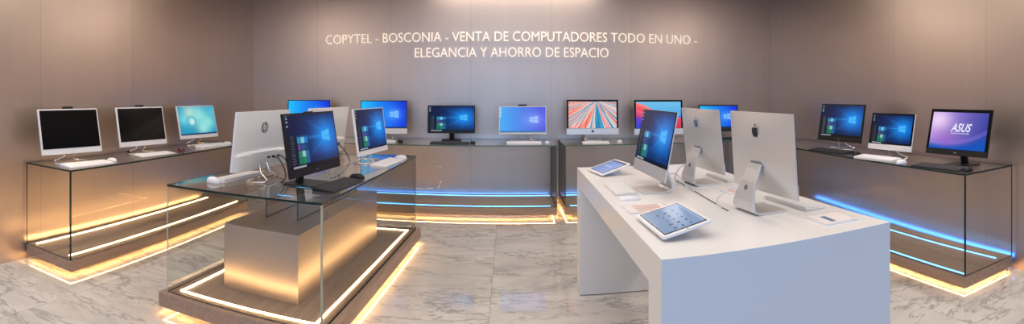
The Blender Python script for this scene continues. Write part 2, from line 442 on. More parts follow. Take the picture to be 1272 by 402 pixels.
# ------------------------------------------------------------------ computers
def bulged_back(w, h, th, edge, bulge, Mt, parent, mat, name='housing', lower=0.0):
    """shell: flat front, thin rim, back swelling smoothly towards the middle"""
    n = 40 if lower else 16; mb = MB(); vs = []; fs = []
    for j in range(n + 1):
        for i in range(n + 1):
            u = -1 + 2 * i / n; v = -1 + 2 * j / n
            f = max(0, (1 - abs(u) ** 2.4)) * max(0, (1 - abs(v) ** 2.4))
            g = 0.0
            if lower:
                t = max(0, min(1, (-0.33 - 0.08 * u * u - v) / 0.07)); g = lower * t * t * (3 - 2 * t) * (1 - abs(u) ** 14)
            vs.append((u * w / 2, edge + bulge * f + g, (v + 1) / 2 * h))
    for j in range(n):
        for i in range(n):
            a = j * (n + 1) + i; fs.append((a, a + n + 1, a + n + 2, a + 1))
    rim = [(i, 0) for i in range(n)] + [(n, j) for j in range(n)] + [(n - i, n) for i in range(n)] + [(0, n - j) for j in range(n)]
    base = len(vs)
    for i, j in rim:
        u = -1 + 2 * i / n; v = -1 + 2 * j / n
        vs.append((u * w / 2, 0.0, (v + 1) / 2 * h))
    k = len(rim)
    for q in range(k):
        i, j = rim[q]; i2, j2 = rim[(q + 1) % k]
        fs.append((base + q, base + (q + 1) % k, j2 * (n + 1) + i2, j * (n + 1) + i))
    fs.append(tuple(base + q for q in range(k - 1, -1, -1)))
    mb.add(vs, fs, Mt)
    o = mb.build(name, mat, parent, smooth=True)
    for p in o.data.polygons:
        if len(p.vertices) > 4: p.use_smooth = False
    m = o.modifiers.new('edge', 'EDGE_SPLIT'); m.split_angle = radians(40)
    return o

def computer(loc, yaw, tilt, w, h, z0, label, group=None, frame='white_plastic', chin=0.045, side=0.008, top=0.008, glassy=None, pic=None,
             stand='wire', webcam=False, rear=False, logo=None, bulge=0.012, edge=0.012, lower=0.0, chinmat=None, name='desktop_computer', fruit=None, standmat=None, ports=False):
    root = empty(name, loc, radians(yaw), label, 'computer', group)
    Mt = Matrix.Translation((0, 0, z0)) @ Matrix.Rotation(-radians(tilt), 4, 'X')
    bulged_back(w, h, 0, edge, bulge, Mt, root, frame, lower=lower)
    # front: chin panel and black glass with display
    MB().box(-w / 2 + .0005, w / 2 - .0005, -.003, 0, .0005, chin, Mt).build('chin', chinmat or frame, root)
    if glassy:
        MB().box(-w / 2 + .001, w / 2 - .001, -.003, 0, chin, h - .001, Mt).build('bezel', glassy, root)
    else:
        mb = MB()
        mb.box(-w / 2, -w / 2 + side, -.003, 0, chin, h, Mt); mb.box(w / 2 - side, w / 2, -.003, 0, chin, h, Mt)
        mb.box(-w / 2 + side, w / 2 - side, -.003, 0, h - top, h, Mt)
        mb.build('bezel', frame, root)
    if not rear:
        if pic is None:
            MB().box(-w / 2 + side, w / 2 - side, -.0042, -.0032, chin + .002, h - top, Mt).build('screen', 'black_glass', root)
        else:
            screen_obj(pic, -w / 2 + side, w / 2 - side, chin + .003, h - top, -.0036, root, Mt)
    if webcam:
        mb = MB(); mb.box(-.048, .048, .001, .014, h - .004, h + (.020 if webcam is True else webcam), Mt)
        wc = mb.build('webcam', 'black_plastic', root, bevel=.002)
        MB().tube([tuple(Mt @ Vector((0, .001, h + (.009 if webcam is True else .002)))), tuple(Mt @ Vector((0, -.001, h + (.009 if webcam is True else .002))))], .003, 10).build('lens', 'black_glass', wc)
    if fruit:
        emblem_fruit(*fruit[0:1], Mt @ Matrix.Translation((0, fruit[1], fruit[2])), fruit[3], root, 0, fruit[4])
    if logo == 'small':
        me = text_mesh('hp', .012, .0003, shear=.3)
        o = bpy.data.objects.new('emblem', me); COL.objects.link(o); o.parent = root; me.materials.append(M['logo_silver'])
        o.matrix_local = Mt @ Matrix.Translation((0, -.0034, chin * .42)) @ Matrix.Rotation(pi / 2, 4, 'X')
    if logo == 'asus':
        me = text_mesh('ASUS', .012, .0003)
        o = bpy.data.objects.new('emblem', me); COL.objects.link(o); o.parent = root; me.materials.append(M['logo_silver'])
        o.matrix_local = Mt @ Matrix.Translation((0, -.0034, chin * .38)) @ Matrix.Rotation(pi / 2, 4, 'X')
    if logo == 'rear_hp':
        # round emblem: disc with two slanted letters cut as raised pieces
        zc = h * .715; yb = edge + bulge * .80 + .0008
        R = Mt @ Matrix.Translation((0, yb, zc)) @ Matrix.Rotation(-pi / 2, 4, 'X')
        ring = [(0.036 * cos(a * pi / 20), 0.036 * sin(a * pi / 20)) for a in range(40)]
        disc = MB().prism(ring, -.004, .0010, R).build('emblem', 'logo_grey', root)
        me = text_mesh('hp', .062, .0006, width=.044, shear=.35)
        o = bpy.data.objects.new('emblem_letters', me); COL.objects.link(o); o.parent = disc; me.materials.append(M['white_plastic'])
        o.matrix_local = Mt @ Matrix.Translation((0, yb + .0016, zc - .014)) @ Matrix.Rotation(pi, 4, 'Z') @ Matrix.Rotation(pi / 2, 4, 'X')
    if ports:
        yb = edge + lower + bulge * .3
        for xx in (-.16, -.10, -.05): MB().box(xx - .014, xx + .014, yb - .006, yb + .004, h * .17, h * .17 + .012, Mt).build('port', 'black_plastic', root)
    hinge = Mt @ Vector((0, edge + bulge, h * .36))
    sm = standmat
    if stand == 'wire':
        sm = sm or 'chrome'
        hz = (Mt @ Vector((0, edge, h * .2)))
        mb = MB(); r = .0055
        for s in (-1, 1):
            mb.tube([(s * .03, hz.y, hz.z), (s * .05, hz.y + .03, .05), (s * .085, .13, .012), (s * .11, .125, .0065), (s * .15, .015, .0065)], r, 8)
        mb.tube([(-.15, .015, .0065), (0, -.005, .0065), (.15, .015, .0065)], r, 8)
        mb.build('stand', sm, root, smooth=True)
        MB().box(-.05, .05, hz.y - .004, hz.y + .012, hz.z - .03, hz.z + .03).build('hinge', 'silver_plastic', root, bevel=.003)
    elif stand == 'plate':
        sm = sm or 'black_plastic'
        MB().prism(rrect(-.11, .11, -.035, .185, .02), 0.0, .009).build('foot', sm, root, bevel=.003)
        mb = MB()
        prof = [(.115, .009), (.140, .009), (.118, z0 + .05), (hinge.y + .010, hinge.z), (hinge.y - .010, hinge.z), (.095, z0 + .03)]
        R = Matrix(((0, 0, 1, 0), (1, 0, 0, 0), (0, 1, 0, 0), (0, 0, 0, 1)))
        mb.prism(prof, -.028, .028, R); mb.build('neck', sm, root, bevel=.003)
    elif stand == 'sheet':
        sm = sm or 'alu'
        # one bent aluminium sheet: foot, tight bend at the back, leg rising to the hinge
        path = [(-.055, .004), (.0, .004), (.055, .004), (.085, .006), (.100, .014), (.106, .028), (.104, .05), (.094, .09), (.080, .13), (hinge.y + .012, hinge.z - .02), (hinge.y + .004, hinge.z + .004)]
        wid = [.095, .094, .092, .090, .088, .085, .080, .066, .058, .050, .048]
        mb = MB(); vs = []; fs = []; t = .0045
        for i, (y, z) in enumerate(path):
            y0, z0_ = path[max(0, i - 1)]; y1, z1 = path[min(len(path) - 1, i + 1)]
            d = Vector((y1 - y0, z1 - z0_)).normalized(); nx, nz = d.y, -d.x
            for sx in (-1, 1):
                for q in (-1, 1): vs.append((sx * wid[i], y + q * t * nx, max(0, z + q * t * nz)))
        for i in range(len(path) - 1):
            a, b = i * 4, i * 4 + 4
            fs += [(a, a + 2, b + 2, b), (a + 1, b + 1, b + 3, a + 3), (a, b, b + 1, a + 1), (a + 2, a + 3, b + 3, b + 2)]
        fs += [(0, 1, 3, 2), (len(vs) - 4, len(vs) - 2, len(vs) - 1, len(vs) - 3)]
        mb.add(vs, fs); mb.build('stand', sm, root, bevel=.0015, smooth=False)
        # cable hole and hinge block
        c = Matrix.Translation((0, .0905, .105)) @ Matrix.Rotation(radians(12), 4, 'X') @ Matrix.Rotation(pi / 2, 4, 'X')
        MB().prism([(.011 * cos(a * pi / 12), .011 * sin(a * pi / 12)) for a in range(24)], -.0062, .0062, c).build('cable_hole', 'alu_dark', root)
        MB().box(-.035, .035, hinge.y - .012, hinge.y + .006, hinge.z - .022, hinge.z + .012).build('hinge', 'alu_dark', root)
    return root, Mt

def keyboard(loc, yaw, w, d, label, body='white_plastic', keys='key_white', th=.012, group=None, rows=5, cols=15, rise=.012):
    root = empty('keyboard', loc, radians(yaw), label, 'keyboard', group)
    mb = MB()
    x0, x1, y0, y1 = -w / 2, w / 2, -d / 2, d / 2
    vs = [(x0, y0, 0), (x1, y0, 0), (x1, y1, 0), (x0, y1, 0), (x0, y0, th * .55), (x1, y0, th * .55), (x1, y1, th * .55 + rise), (x0, y1, th * .55 + rise)]
    mb.add(vs, [(0, 3, 2, 1), (4, 5, 6, 7), (0, 1, 5, 4), (1, 2, 6, 5), (2, 3, 7, 6), (3, 0, 4, 7)])
    mb.build('body', body, root, bevel=.0015)
    kb = MB(); kw = (w - .016) / cols; kd = (d - .016) / rows
    for j in range(rows):
        for i in range(cols):
            if j == 0 and 4 <= i <= 8:
                if i != 4: continue
                xa, xb = x0 + .008 + i * kw, x0 + .008 + (i + 5) * kw
            else: xa, xb = x0 + .008 + i * kw, x0 + .008 + (i + 1) * kw
            ya, yb = y0 + .008 + j * kd, y0 + .008 + (j + 1) * kd
            za = th * .55 + rise * ((ya - y0) / d)
            zb = th * .55 + rise * ((yb - y0) / d)
            g = .0012; t = .0022
            kb.add([(xa + g, ya + g, za - .001), (xb - g, ya + g, za - .001), (xb - g, yb - g, zb - .001), (xa + g, yb - g, zb - .001),
                    (xa + g, ya + g, za + t), (xb - g, ya + g, za + t), (xb - g, yb - g, zb + t), (xa + g, yb - g, zb + t)],
                   [(0, 3, 2, 1), (4, 5, 6, 7), (0, 1, 5, 4), (1, 2, 6, 5), (2, 3, 7, 6), (3, 0, 4, 7)])
    kb.build('key_field', keys, root)
    return root

def mouse(loc, yaw, label, mat='white_plastic', w=.058, l=.108, hgt=.032, wheel='silver_plastic', group=None):
    root = empty('computer_mouse', loc, radians(yaw), label, 'mouse', group)
    mb = MB(); n = 20; m = 7; vs = []; fs = []
    for j in range(m + 1):
        a = j / m * pi / 2
        for i in range(n):
            t = 2 * pi * i / n
            r = cos(a) ** .75 if j < m else 0.0
            x = w / 2 * r * (abs(cos(t)) ** .85) * (1 if cos(t) > 0 else -1); y = l / 2 * r * (abs(sin(t)) ** .85) * (1 if sin(t) > 0 else -1)
            vs.append((x, y, max(0, hgt * sin(a) ** .9 * (1 - .25 * (y / l + .1)))))
    for j in range(m):
        for i in range(n): fs.append((j * n + i, j * n + (i + 1) % n, (j + 1) * n + (i + 1) % n, (j + 1) * n + i))
    fs.append(tuple(range(n - 1, -1, -1)))
    mb.add(vs, fs); mb.build('shell', mat, root, smooth=True)
    if wheel:
        MB().tube([(-.004, l * .26, hgt * .72), (.004, l * .26, hgt * .72)], .006, 12).build('scroll_wheel', wheel, root)
    return root

def tablet(loc, yaw, w, d, pitch, lift, pic, label, group='tablets on the white table'):
    """tablet lying on a low wedge stand, lower edge towards local -y"""
    root = empty('tablet', (loc[0], loc[1], loc[2]), radians(yaw), label, 'tablet', group)
    Mt = Matrix.Translation((0, -d / 2, lift)) @ Matrix.Rotation(radians(pitch), 4, 'X')
    MB().prism(rrect(-w / 2, w / 2, 0, d, .014), -.010, 0.0, Mt).build('housing', 'white_plastic', root, bevel=.002)
    MB().prism(rrect(-w / 2 + .017, w / 2 - .017, .013, d - .013, .003), 0.0, .0006, Mt).build('bezel', 'dark_bezel', root)
    screen_obj(pic, -w / 2 + .025, w / 2 - .025, .016, d - .016, .0010, root, Mt, n=110, flat=True)
    b = Mt @ Matrix.Translation((w / 2 - .008, d / 2, 0))
    MB().prism([(.005 * cos(a * pi / 8), .005 * sin(a * pi / 8)) for a in range(16)], 0, .0008, b).build('home_button', 'silver_plastic', root)
    st = empty('tablet_stand', loc, radians(yaw), 'wedge stand under the ' + label.split(' with ')[0], 'stand', 'tablet stands on the white table')
    zt = lambda y: lift + sin(radians(pitch)) * y - .0135
    ya, yb = d * .18, d * .80
    R = Matrix(((0, 0, 1, 0), (1, 0, 0, 0), (0, 1, 0, 0), (0, 0, 0, 1)))
    MB().prism([(-d / 2 + ya, 0), (-d / 2 + yb, 0), (-d / 2 + yb * cos(radians(pitch)), zt(yb)), (-d / 2 + ya, max(.002, zt(ya)))], -.045, .045, R).build('support', 'white_plastic', st)
    return root, st

# ------------------------------------------------------------------ the setting
LX = -3.29
def wall(name, p, q, z1, mat, out, th=.12):
    """vertical wall slab from p to q, thickness outwards"""
    d = (Vector(q) - Vector(p)); L = d.length; a = math.atan2(d.y, d.x)
    o = MB().prism([p, q, (q[0] + out[0] * th, q[1] + out[1] * th), (p[0] + out[0] * th, p[1] + out[1] * th)], 0, z1).build(name, mat)
    return struct(o)
WY = 6.02; CZ = 2.66; RB = 3.43; RF = 2.905; FY = -3.0
wall('wall_left', (LX, FY), (LX, WY), CZ, 'wall_left', (-1, 0))
wall('wall_right', (RF, FY), (RB, WY), CZ, 'wall_right', (1, 0))
wall('wall_back', (LX - .12, WY), (RB + .12, WY), CZ, 'wall_back', (0, 1))
struct(MB().prism([(LX - .15, FY - .2), (RF + .15, FY - .2), (RB + .2, WY + .15), (LX - .15, WY + .15)], -.1, 0).build('floor', 'floor'))
struct(MB().prism([(LX - .15, FY - .2), (RF + .15, FY - .2), (RB + .2, WY + .15), (LX - .15, WY + .15)], CZ, CZ + .1).build('ceiling', 'ceiling'))
# shop front behind the viewer: piers and a lintel around a wide daylight opening
mb = MB(); mb.box(LX, -2.6, FY - .12, FY, 0, CZ); mb.box(2.3, RF, FY - .12, FY, 0, CZ); mb.box(-2.6, 2.3, FY - .12, FY, 2.5, CZ)
struct(mb.build('wall_front', 'ceiling'))

# ------------------------------------------------------------------ glass counters
def quad(cx0, cx1, y0, y1): return [(cx0, y0), (cx1, y0), (cx1, y1), (cx0, y1)]

def shrink(poly, d):
    """inset a convex ccw polygon by d"""
    n = len(poly); out = []
    for i in range(n):
        p, a, b = Vector(poly[i]), Vector(poly[i - 1]), Vector(poly[(i + 1) % n])
        e1 = (p - a).normalized(); e2 = (b - p).normalized()
        n1 = Vector((-e1.y, e1.x)); n2 = Vector((-e2.y, e2.x))
        k = n1.dot(n2); out.append(tuple(p + (n1 + n2) * (d / (1 + k))))
    return out

def pane(name, p, q, z0, z1, parent, th=.010, edge='edge_dark', inward=1):
    """upright glass sheet from p to q"""
    d = (Vector(q) - Vector(p)).normalized(); nrm = Vector((-d.y, d.x)) * inward * th
    poly = [p, q, tuple(Vector(q) + nrm), tuple(Vector(p) + nrm)]
    mb = MB(); n = 4
    vs = [(x, y, z0) for x, y in poly] + [(x, y, z1) for x, y in poly]
    fs = [(3, 2, 1, 0), (4, 5, 6, 7), (0, 1, 5, 4), (1, 2, 6, 5), (2, 3, 7, 6), (3, 0, 4, 7)]
    mb.add(vs, fs, None, [1, 1, 0, 1, 0, 1])
    return mb.build(name, ['glass_side', edge], parent)

def strip(p, q, z, w, mat, parent, name='led_strip', th=.004, down=False):
    d = (Vector(q) - Vector(p)).normalized(); nr = Vector((-d.y, d.x)) * w / 2
    P, Q = Vector(p), Vector(q)
    poly = [tuple(P - nr), tuple(Q - nr), tuple(Q + nr), tuple(P + nr)]
    return MB().prism(poly, z - (th if down else 0), z + (0 if down else th)).build(name, mat, parent)

def counter(name_label, poly, zt, zp0, zp1, strips, ledmat, panes, plmat, under, edge_top='edge_dark', edge_side='edge_dark', rear=None, grow=.0, group=None, inset=.10, name='glass_counter', base_inset=.09):
    """poly ccw outline of the glass top; plinth floats over a recessed base"""
    cx = sum(p[0] for p in poly) / 4; cy = sum(p[1] for p in poly) / 4
    root = empty(name, (cx, cy, 0), 0, name_label, 'display counter', group)
    loc = lambda p: (p[0] - cx, p[1] - cy)
    P = [loc(p) for p in poly]
    mb = MB(); mb.prism(P, zt - .012, zt, None, 1, 0); mb.build('glass_top', ['glass_top', edge_top], root)
    out = shrink(P, -grow) if grow else P
    pl = MB().prism(out, zp0, zp1).build('plinth', plmat, root, bevel=.002)
    bs = shrink(out, base_inset); MB().prism(bs, 0, zp0).build('recessed_base', 'box_metal', root)
    for a, b, inw in panes: pane('glass_panel', P[a], P[b], zp1, zt - .012, root, edge=edge_side, inward=inw)
    for a, b, w in strips: strip(loc(a), loc(b), zp1, w, ledmat, pl)
    ui = shrink(out, .022)
    for a, b in under:
        strip(ui[a], ui[b], zp0, .006, 'led_under', pl, 'underside_led_strip', down=True)
    if rear:        # blue line along the back face of the plinth, washing the wall through the gap
        p, q = Vector(out[rear[0]]), Vector(out[rear[1]]); d = (q - p).normalized(); nr = Vector((d.y, -d.x))
        mb = MB(); mb.prism([tuple(p + d * .03 + nr * .001), tuple(q - d * .03 + nr * .001), tuple(q - d * .03 + nr * .006), tuple(p + d * .03 + nr * .006)], zp1 - .03, zp1 - .006)
        mb.build('rear_led_strip', 'led_blue', pl)
    return root, P, (cx, cy)

G_WC = 'glass display counters along the walls'
LT, RT, BT, GT, WT = .769, .785, .772, .770, .813
counter('long glass display counter with warm light lines against the left wall', quad(-3.27, -2.735, 2.345, 4.86), LT, .048, .128,
        [((-2.825, 2.41), (-2.835, 4.80), .009), ((-3.21, 2.40), (-3.225, 4.80), .009)], 'led_warm', [(0, 1, 1), (1, 2, 1)], 'plinth_y', [(0, 1), (1, 2)], group=G_WC)
counter('glass display counter with cool blue light lines against the right wall', [(2.62, 2.07), (3.165, 2.055), (3.29, 4.95), (2.66, 4.95)], RT, .030, .110,
        [((2.655, 2.10), (2.69, 4.9), .007), ((3.045, 2.12), (3.10, 4.9), .007)], 'led_cool', [(3, 0, 1), (0, 1, 1)], 'plinth_y', [(0, 1), (3, 0)], rear=(1, 2), group=G_WC)
counter('wide glass display counter on the back wall, left of the narrow gap', quad(-2.66, .515, 5.27, 5.99), BT, .045, .125,
        [((-2.60, 5.33), (.45, 5.33), .008), ((-2.60, 5.88), (.49, 5.88), .008)], 'led_cool', [(1, 2, 1), (0, 1, 1), (3, 0, 1)], 'plinth_x', [(0, 1), (1, 2)], 'edge_green', 'edge_green', rear=(2, 3), group=G_WC)
counter('glass display counter on the back wall, right of the narrow gap', quad(.60, 2.78, 5.27, 5.99), BT, .045, .125,
        [((.66, 5.33), (2.72, 5.33), .008), ((.63, 5.88), (2.72, 5.88), .008)], 'led_cool', [(3, 0, 1), (0, 1, 1), (1, 2, 1)], 'plinth_x', [(0, 1), (3, 0)], 'edge_green', 'edge_green', rear=(2, 3), group=G_WC)
# free-standing glass table with the metal box
GP = [(-1.897, 2.385), (-.903, 2.360), (-.797, 4.37), (-1.79, 4.40)]
root, P, (gx, gy) = counter('free-standing glass display table with a champagne metal box inside', GP, GT, .045, .128, [], 'led_warm',
        [(0, 1, 1), (1, 2, 1), (2, 3, 1), (3, 0, 1)], 'plinth_y', [(0, 1), (1, 2), (2, 3), (3, 0)], 'edge_dark', 'edge_light', grow=.035, name='glass_display_table', base_inset=.12)
pl = [o for o in COL.objects if o.parent == root and o.name.startswith('plinth')][0]
ring = shrink(P, .065)
for a in range(4):
    p, q = Vector(ring[a]), Vector(ring[(a + 1) % 4]); d = (q - p).normalized() * .009
    strip(tuple(p - d), tuple(q - d * 1.0), .128, .012, 'led_warm', pl)
BX = [(-1.655, 2.645), (-1.14, 2.60), (-1.06, 4.02), (-1.575, 4.06)]
MB().prism([(x - gx, y - gy) for x, y in BX], .128, .520).build('metal_box', 'box_metal', root, bevel=.002)
for xa, xb in ((-1.49, -1.43), (-1.27, -1.21)):
    pane('glass_fin', (xa - gx, 2.90 - gy), (xb - gx, 3.95 - gy), .520, GT - .012, root, edge='edge_green')

# ------------------------------------------------------------------ white table
W = [(.460, 1.470), (1.362, 1.450), (1.352, 3.39), (.470, 3.41)]
wx, wy = .91, 2.43
wt = empty('display_table', (wx, wy, 0), 0, 'large white lacquered display table with thick panel legs', 'table')
Wl = [(x - wx, y - wy) for x, y in W]
MB().prism(Wl, WT - .115, WT).build('tabletop', 'white_lacquer', wt)
def lerp(a, b, t): return (a[0] + (b[0] - a[0]) * t, a[1] + (b[1] - a[1]) * t)
def legpanel(t0, t1):
    p = [lerp(Wl[0], Wl[3], t0), lerp(Wl[1], Wl[2], t0), lerp(Wl[1], Wl[2], t1), lerp(Wl[0], Wl[3], t1)]
    MB().prism(p, .006, WT - .115).build('panel_leg', 'white_lacquer', wt)
    MB().prism(shrink(p, .015), 0, .006).build('glide', 'black_plastic', wt)
legpanel(0, .075); legpanel(.925, 1)
MB().prism([(x - wx, y - wy) for x, y in ((.910, 1.97), (.920, 1.97), (.965, 2.80), (.955, 2.80))], WT, WT + .0008).build('cable_slot', 'slot', wt)

# ------------------------------------------------------------------ lettering on the back wall
def lettering():
    root = empty('wall_lettering', (0.05, WY, 1.93), 0, 'raised cream capital lettering in two rows high on the back wall', 'sign')
    rows = [('COPYTEL - BOSCONIA - VENTA DE COMPUTADORES TODO EN UNO -', .0, 4.60, 0.0), ('ELEGANCIA Y AHORRO DE ESPACIO', -.187, 2.32, 0.0)]
    for body, dz, width, dx in rows:
        me = text_mesh(body, .168, .006, width=width, offset=-.0024)
        bm = bmesh.new(); bm.from_mesh(me); bm.verts.ensure_lookup_table()
        seen = set(); islands = []
        for v in bm.verts:
            if v.index in seen: continue
            st = [v]; comp = []; seen.add(v.index)
            while st:
                a = st.pop(); comp.append(a.index)
                for e in a.link_edges:
                    b = e.other_vert(a)
                    if b.index not in seen: seen.add(b.index); st.append(b)
            islands.append(comp)
        co = [v.co.copy() for v in bm.verts]
        polys = [[v.index for v in f.verts] for f in bm.faces]; bm.free()
        # extruded front, back and rim are unconnected: join islands whose x ranges overlap
        boxes = sorted((min(co[i].x for i in c), max(co[i].x for i in c), c) for c in islands)
        merged = []
        for a, b, c in boxes:
            if merged and a < merged[-1][1] - min(.35 * (b - a), .35 * (merged[-1][1] - merged[-1][0])):
                merged[-1][1] = max(merged[-1][1], b); merged[-1][2] += c
            else: merged.append([a, b, list(c)])
        for a, b, c in merged:
            idx = {j: k for k, j in enumerate(c)}
            m2 = bpy.data.meshes.new('letter')
            m2.from_pydata([(co[j].x + dx, -.012 + -co[j].z, co[j].y + dz) for j in c], [], [[idx[j] for j in f] for f in polys if f[0] in idx])
            m2.materials.append(M['letters'])
            o = bpy.data.objects.new('letter', m2); COL.objects.link(o); o.parent = root
lettering()

# ------------------------------------------------------------------ computers along the left wall
GL = 'computers on the left wall counter'; GR = 'computers on the right wall counter'; GB = 'computers on the back counters'
GG = 'computers on the glass table'; GW = 'computers on the white table'
computer((-3.01, 2.61, LT), 83, 12, .565, .354, .075, 'white all-in-one computer with dark screen nearest the front end of the left counter', GL, chin=.042, side=.011, top=.010, webcam=True, logo='small')
computer((-3.01, 3.46, LT), 82, 11, .556, .350, .075, 'white all-in-one computer with dark screen, middle of the left counter', GL, chin=.042, side=.011, top=.010, webcam=True, logo='small')
computer((-3.05, 4.40, LT), 79, 13, .545, .345, .075, 'white all-in-one computer showing a turquoise bokeh picture on the left counter', GL, chin=.034, side=.009, top=.008, pic=pic_bokeh, logo='small')
KG = 'keyboards'; MG = 'computer mice'
keyboard((-2.84, 2.61, LT), 84, .42, .14, 'white keyboard on the left counter below the nearest dark screen', th=.016)
mouse((-2.855, 2.885, LT), 84, 'white mouse right of the white keyboard at the front end of the left counter')
keyboard((-2.86, 3.43, LT), 83, .42, .14, 'silver-white keyboard below the middle dark screen on the left counter', body='silver_plastic', keys='key_white')
mouse((-2.89, 3.85, LT), 83, 'dark red mouse on the left counter beside the silver-white keyboard', mat='red', w=.05, l=.085, wheel=None)
keyboard((-2.86, 4.36, LT), 80, .40, .13, 'white keyboard at the far end of the left counter', th=.022)
mouse((-2.86, 4.64, LT), 80, 'white mouse at the far end of the left counter', hgt=.028)
tag(MB().box(-3.15, -3.12, 3.37, 3.40, LT, LT + .022).build('power_plug', 'black_plastic', bevel=.004), 'tiny black plug on the glass beside the stand of the middle dark screen', 'plug')

# right wall
computer((2.90, 3.80, RT), -81, 11, .561, .357, .075, 'black all-in-one computer with blue desktop at the far end of the right counter', GR, frame='black_plastic', chin=.046, side=.014, top=.014, pic=pic_dark, logo='small')
computer((2.79, 2.99, RT), -84, 12, .455, .301, .072, 'smaller white computer with blue desktop in the middle of the right counter', GR, frame='white_plastic', chin=.044, side=.016, top=.016, glassy='black_glass', pic=pic_dark, logo='small')
ra, Mt = computer((2.84, 2.34, RT), -87, 14, .552, .341, .080, 'black computer with violet screen and white lettering on the right counter', GR, frame='black_plastic', chin=.040, side=.024, top=.024,
         glassy='black_glass', pic=pic_violet, stand='plate', logo='asus')
me = text_mesh('ASUS', .085, .0002, width=.185, shear=.35, offset=.0012)
o = bpy.data.objects.new('screen_lettering', me); COL.objects.link(o); o.parent = ra; me.materials.append(M['text_glow'])
o.matrix_local = Mt @ Matrix.Translation((.025, -.0042, .175)) @ Matrix.Rotation(pi / 2, 4, 'X')
me = text_mesh('IN SEARCH OF INCREDIBLE', .012, .0002, width=.165)
o = bpy.data.objects.new('screen_slogan', me); COL.objects.link(o); o.parent = ra; me.materials.append(M['text_glow'])
o.matrix_local = Mt @ Matrix.Translation((.02, -.0042, .157)) @ Matrix.Rotation(pi / 2, 4, 'X')
keyboard((2.735, 3.70, RT), -82, .46, .14, 'black keyboard on the right counter below the farthest computer', body='black_plastic', keys='key_black')
mouse((2.76, 3.36, RT), -82, 'black mouse on the right counter beside the farther black keyboard', mat='black_plastic', w=.05, l=.09)
keyboard((2.692, 3.02, RT), -84, .40, .125, 'white keyboard on the right counter below the smaller computer', th=.034, rise=.008)
mouse((2.68, 2.73, RT), -84, 'white mouse on the right counter between the white and the black keyboard', hgt=.034)
keyboard((2.715, 2.38, RT), -86, .43, .135, 'black keyboard below the violet screen on the right counter', body='black_plastic', keys='key_black')
mouse((2.725, 2.125, RT), -86, 'black mouse at the near end of the right counter', mat='black_plastic', w=.05, l=.085)

# back wall
computer((-2.37, 5.72, BT), 12, 6, .530, .389, .072, 'computer with cyan to blue desktop at the left end of the back counters', GB, frame='white_plastic', chin=.060, side=.010, top=.010, glassy='black_glass', pic=pic_light)
computer((-1.43, 5.72, BT), 8, 6, .552, .387, .072, 'white-chinned computer with bright blue desktop, second from left at the back wall', GB, frame='white_plastic', chin=.062, side=.010, top=.010, glassy='black_glass', pic=pic_light)
computer((-.64, 5.72, BT), 3, 7, .541, .317, .088, 'black computer with dark blue desktop standing on a black plate foot at the back wall', GB, frame='black_plastic', chin=.022, side=.012, top=.012, pic=pic_dark, stand='plate')
computer((.17, 5.72, BT), 0, 8, .541, .320, .078, 'white computer with pale blue desktop and webcam on top at the back wall', GB, frame='white_plastic', chin=.020, side=.010, top=.010, pic=pic_pale, webcam=True, standmat='alu')
computer((.97, 5.72, BT), -4, 7, .599, .401, .070, 'silver computer with colourful radiating streaks on its screen at the back wall', GB, frame='alu', chin=.070, side=.022, top=.022, glassy='black_glass', pic=pic_streaks, stand='sheet', fruit=(.028, -.0036, .036, 'logo_dark', 1), bulge=.03, edge=.006)
computer((1.76, 5.72, BT), -6, 6, .586, .410, .055, 'silver computer with red and blue wave picture at the back wall', GB, frame='alu', chin=.070, side=.022, top=.022, glassy='black_glass', pic=pic_waves, stand='sheet', fruit=(.028, -.0036, .036, 'logo_dark', 1), bulge=.03, edge=.006)
computer((2.53, 5.72, BT), -14, 7, .495, .330, .070, 'black computer with blue desktop at the right end of the back counters, half hidden', GB, frame='black_plastic', chin=.045, side=.016, top=.016, pic=pic_light)
keyboard((-1.44, 5.45, BT), 4, .42, .13, 'white keyboard at the back wall, partly behind the glass table computers')
mouse((-1.18, 5.50, BT), 4, 'black mouse on the back counter beside the second computer from left', mat='black_plastic')
keyboard((-.62, 5.40, BT), 2, .42, .14, 'black keyboard on the back counter below the black computer', body='black_plastic', keys='key_black')
mouse((-.375, 5.44, BT), 0, 'black mouse on the back counter right of the black keyboard', mat='black_plastic')
keyboard((.175, 5.42, BT), 0, .37, .13, 'white keyboard on the back counter below the pale blue screen', th=.02)
mouse((.425, 5.43, BT), 0, 'white mouse on the back counter close to the gap')
keyboard((.95, 5.40, BT), 0, .29, .115, 'slim white keyboard on the back counter below the streaked picture')
mouse((1.22, 5.42, BT), 0, 'white mouse on the back counter right of the slim white keyboard')
keyboard((2.46, 5.42, BT), -8, .40, .13, 'dark keyboard at the right end of the back counters', body='black_plastic', keys='key_black')

# glass table
computer((-1.53, 2.86, GT), 262, 7, .575, .362, .075, 'white computer seen from behind, round emblem in view, near end of the glass table', GG, frame='white_plastic', chin=.042, rear=True, logo='rear_hp', bulge=.006, edge=.012, lower=.020, ports=True)
computer((-1.11, 2.82, GT), 82, 9, .600, .361, .075, 'black computer with blue desktop on the near right of the glass table', GG, frame='black_plastic', chin=.044, side=.012, top=.012, pic=pic_dark, stand='plate', logo='small', webcam=.007)
computer((-1.44, 3.79, GT), 258, 9, .580, .361, .075, 'white computer seen from behind, half hidden at the far end of the glass table', GG, frame='white_plastic', chin=.042, rear=True, logo='rear_hp', bulge=.006, edge=.012, lower=.020, ports=True)
computer((-1.04, 3.86, GT), 81, 8, .557, .355, .075, 'white-framed computer with blue desktop at the far right of the glass table', GG, frame='white_plastic', chin=.036, side=.010, top=.006, pic=pic_dark, logo='small')
keyboard((-1.665, 2.83, GT), 262, .42, .13, 'white keyboard on the glass table behind the nearest white computer', th=.022)
mouse((-1.70, 2.60, GT), 262, 'white mouse at the near left corner of the glass table', hgt=.036)
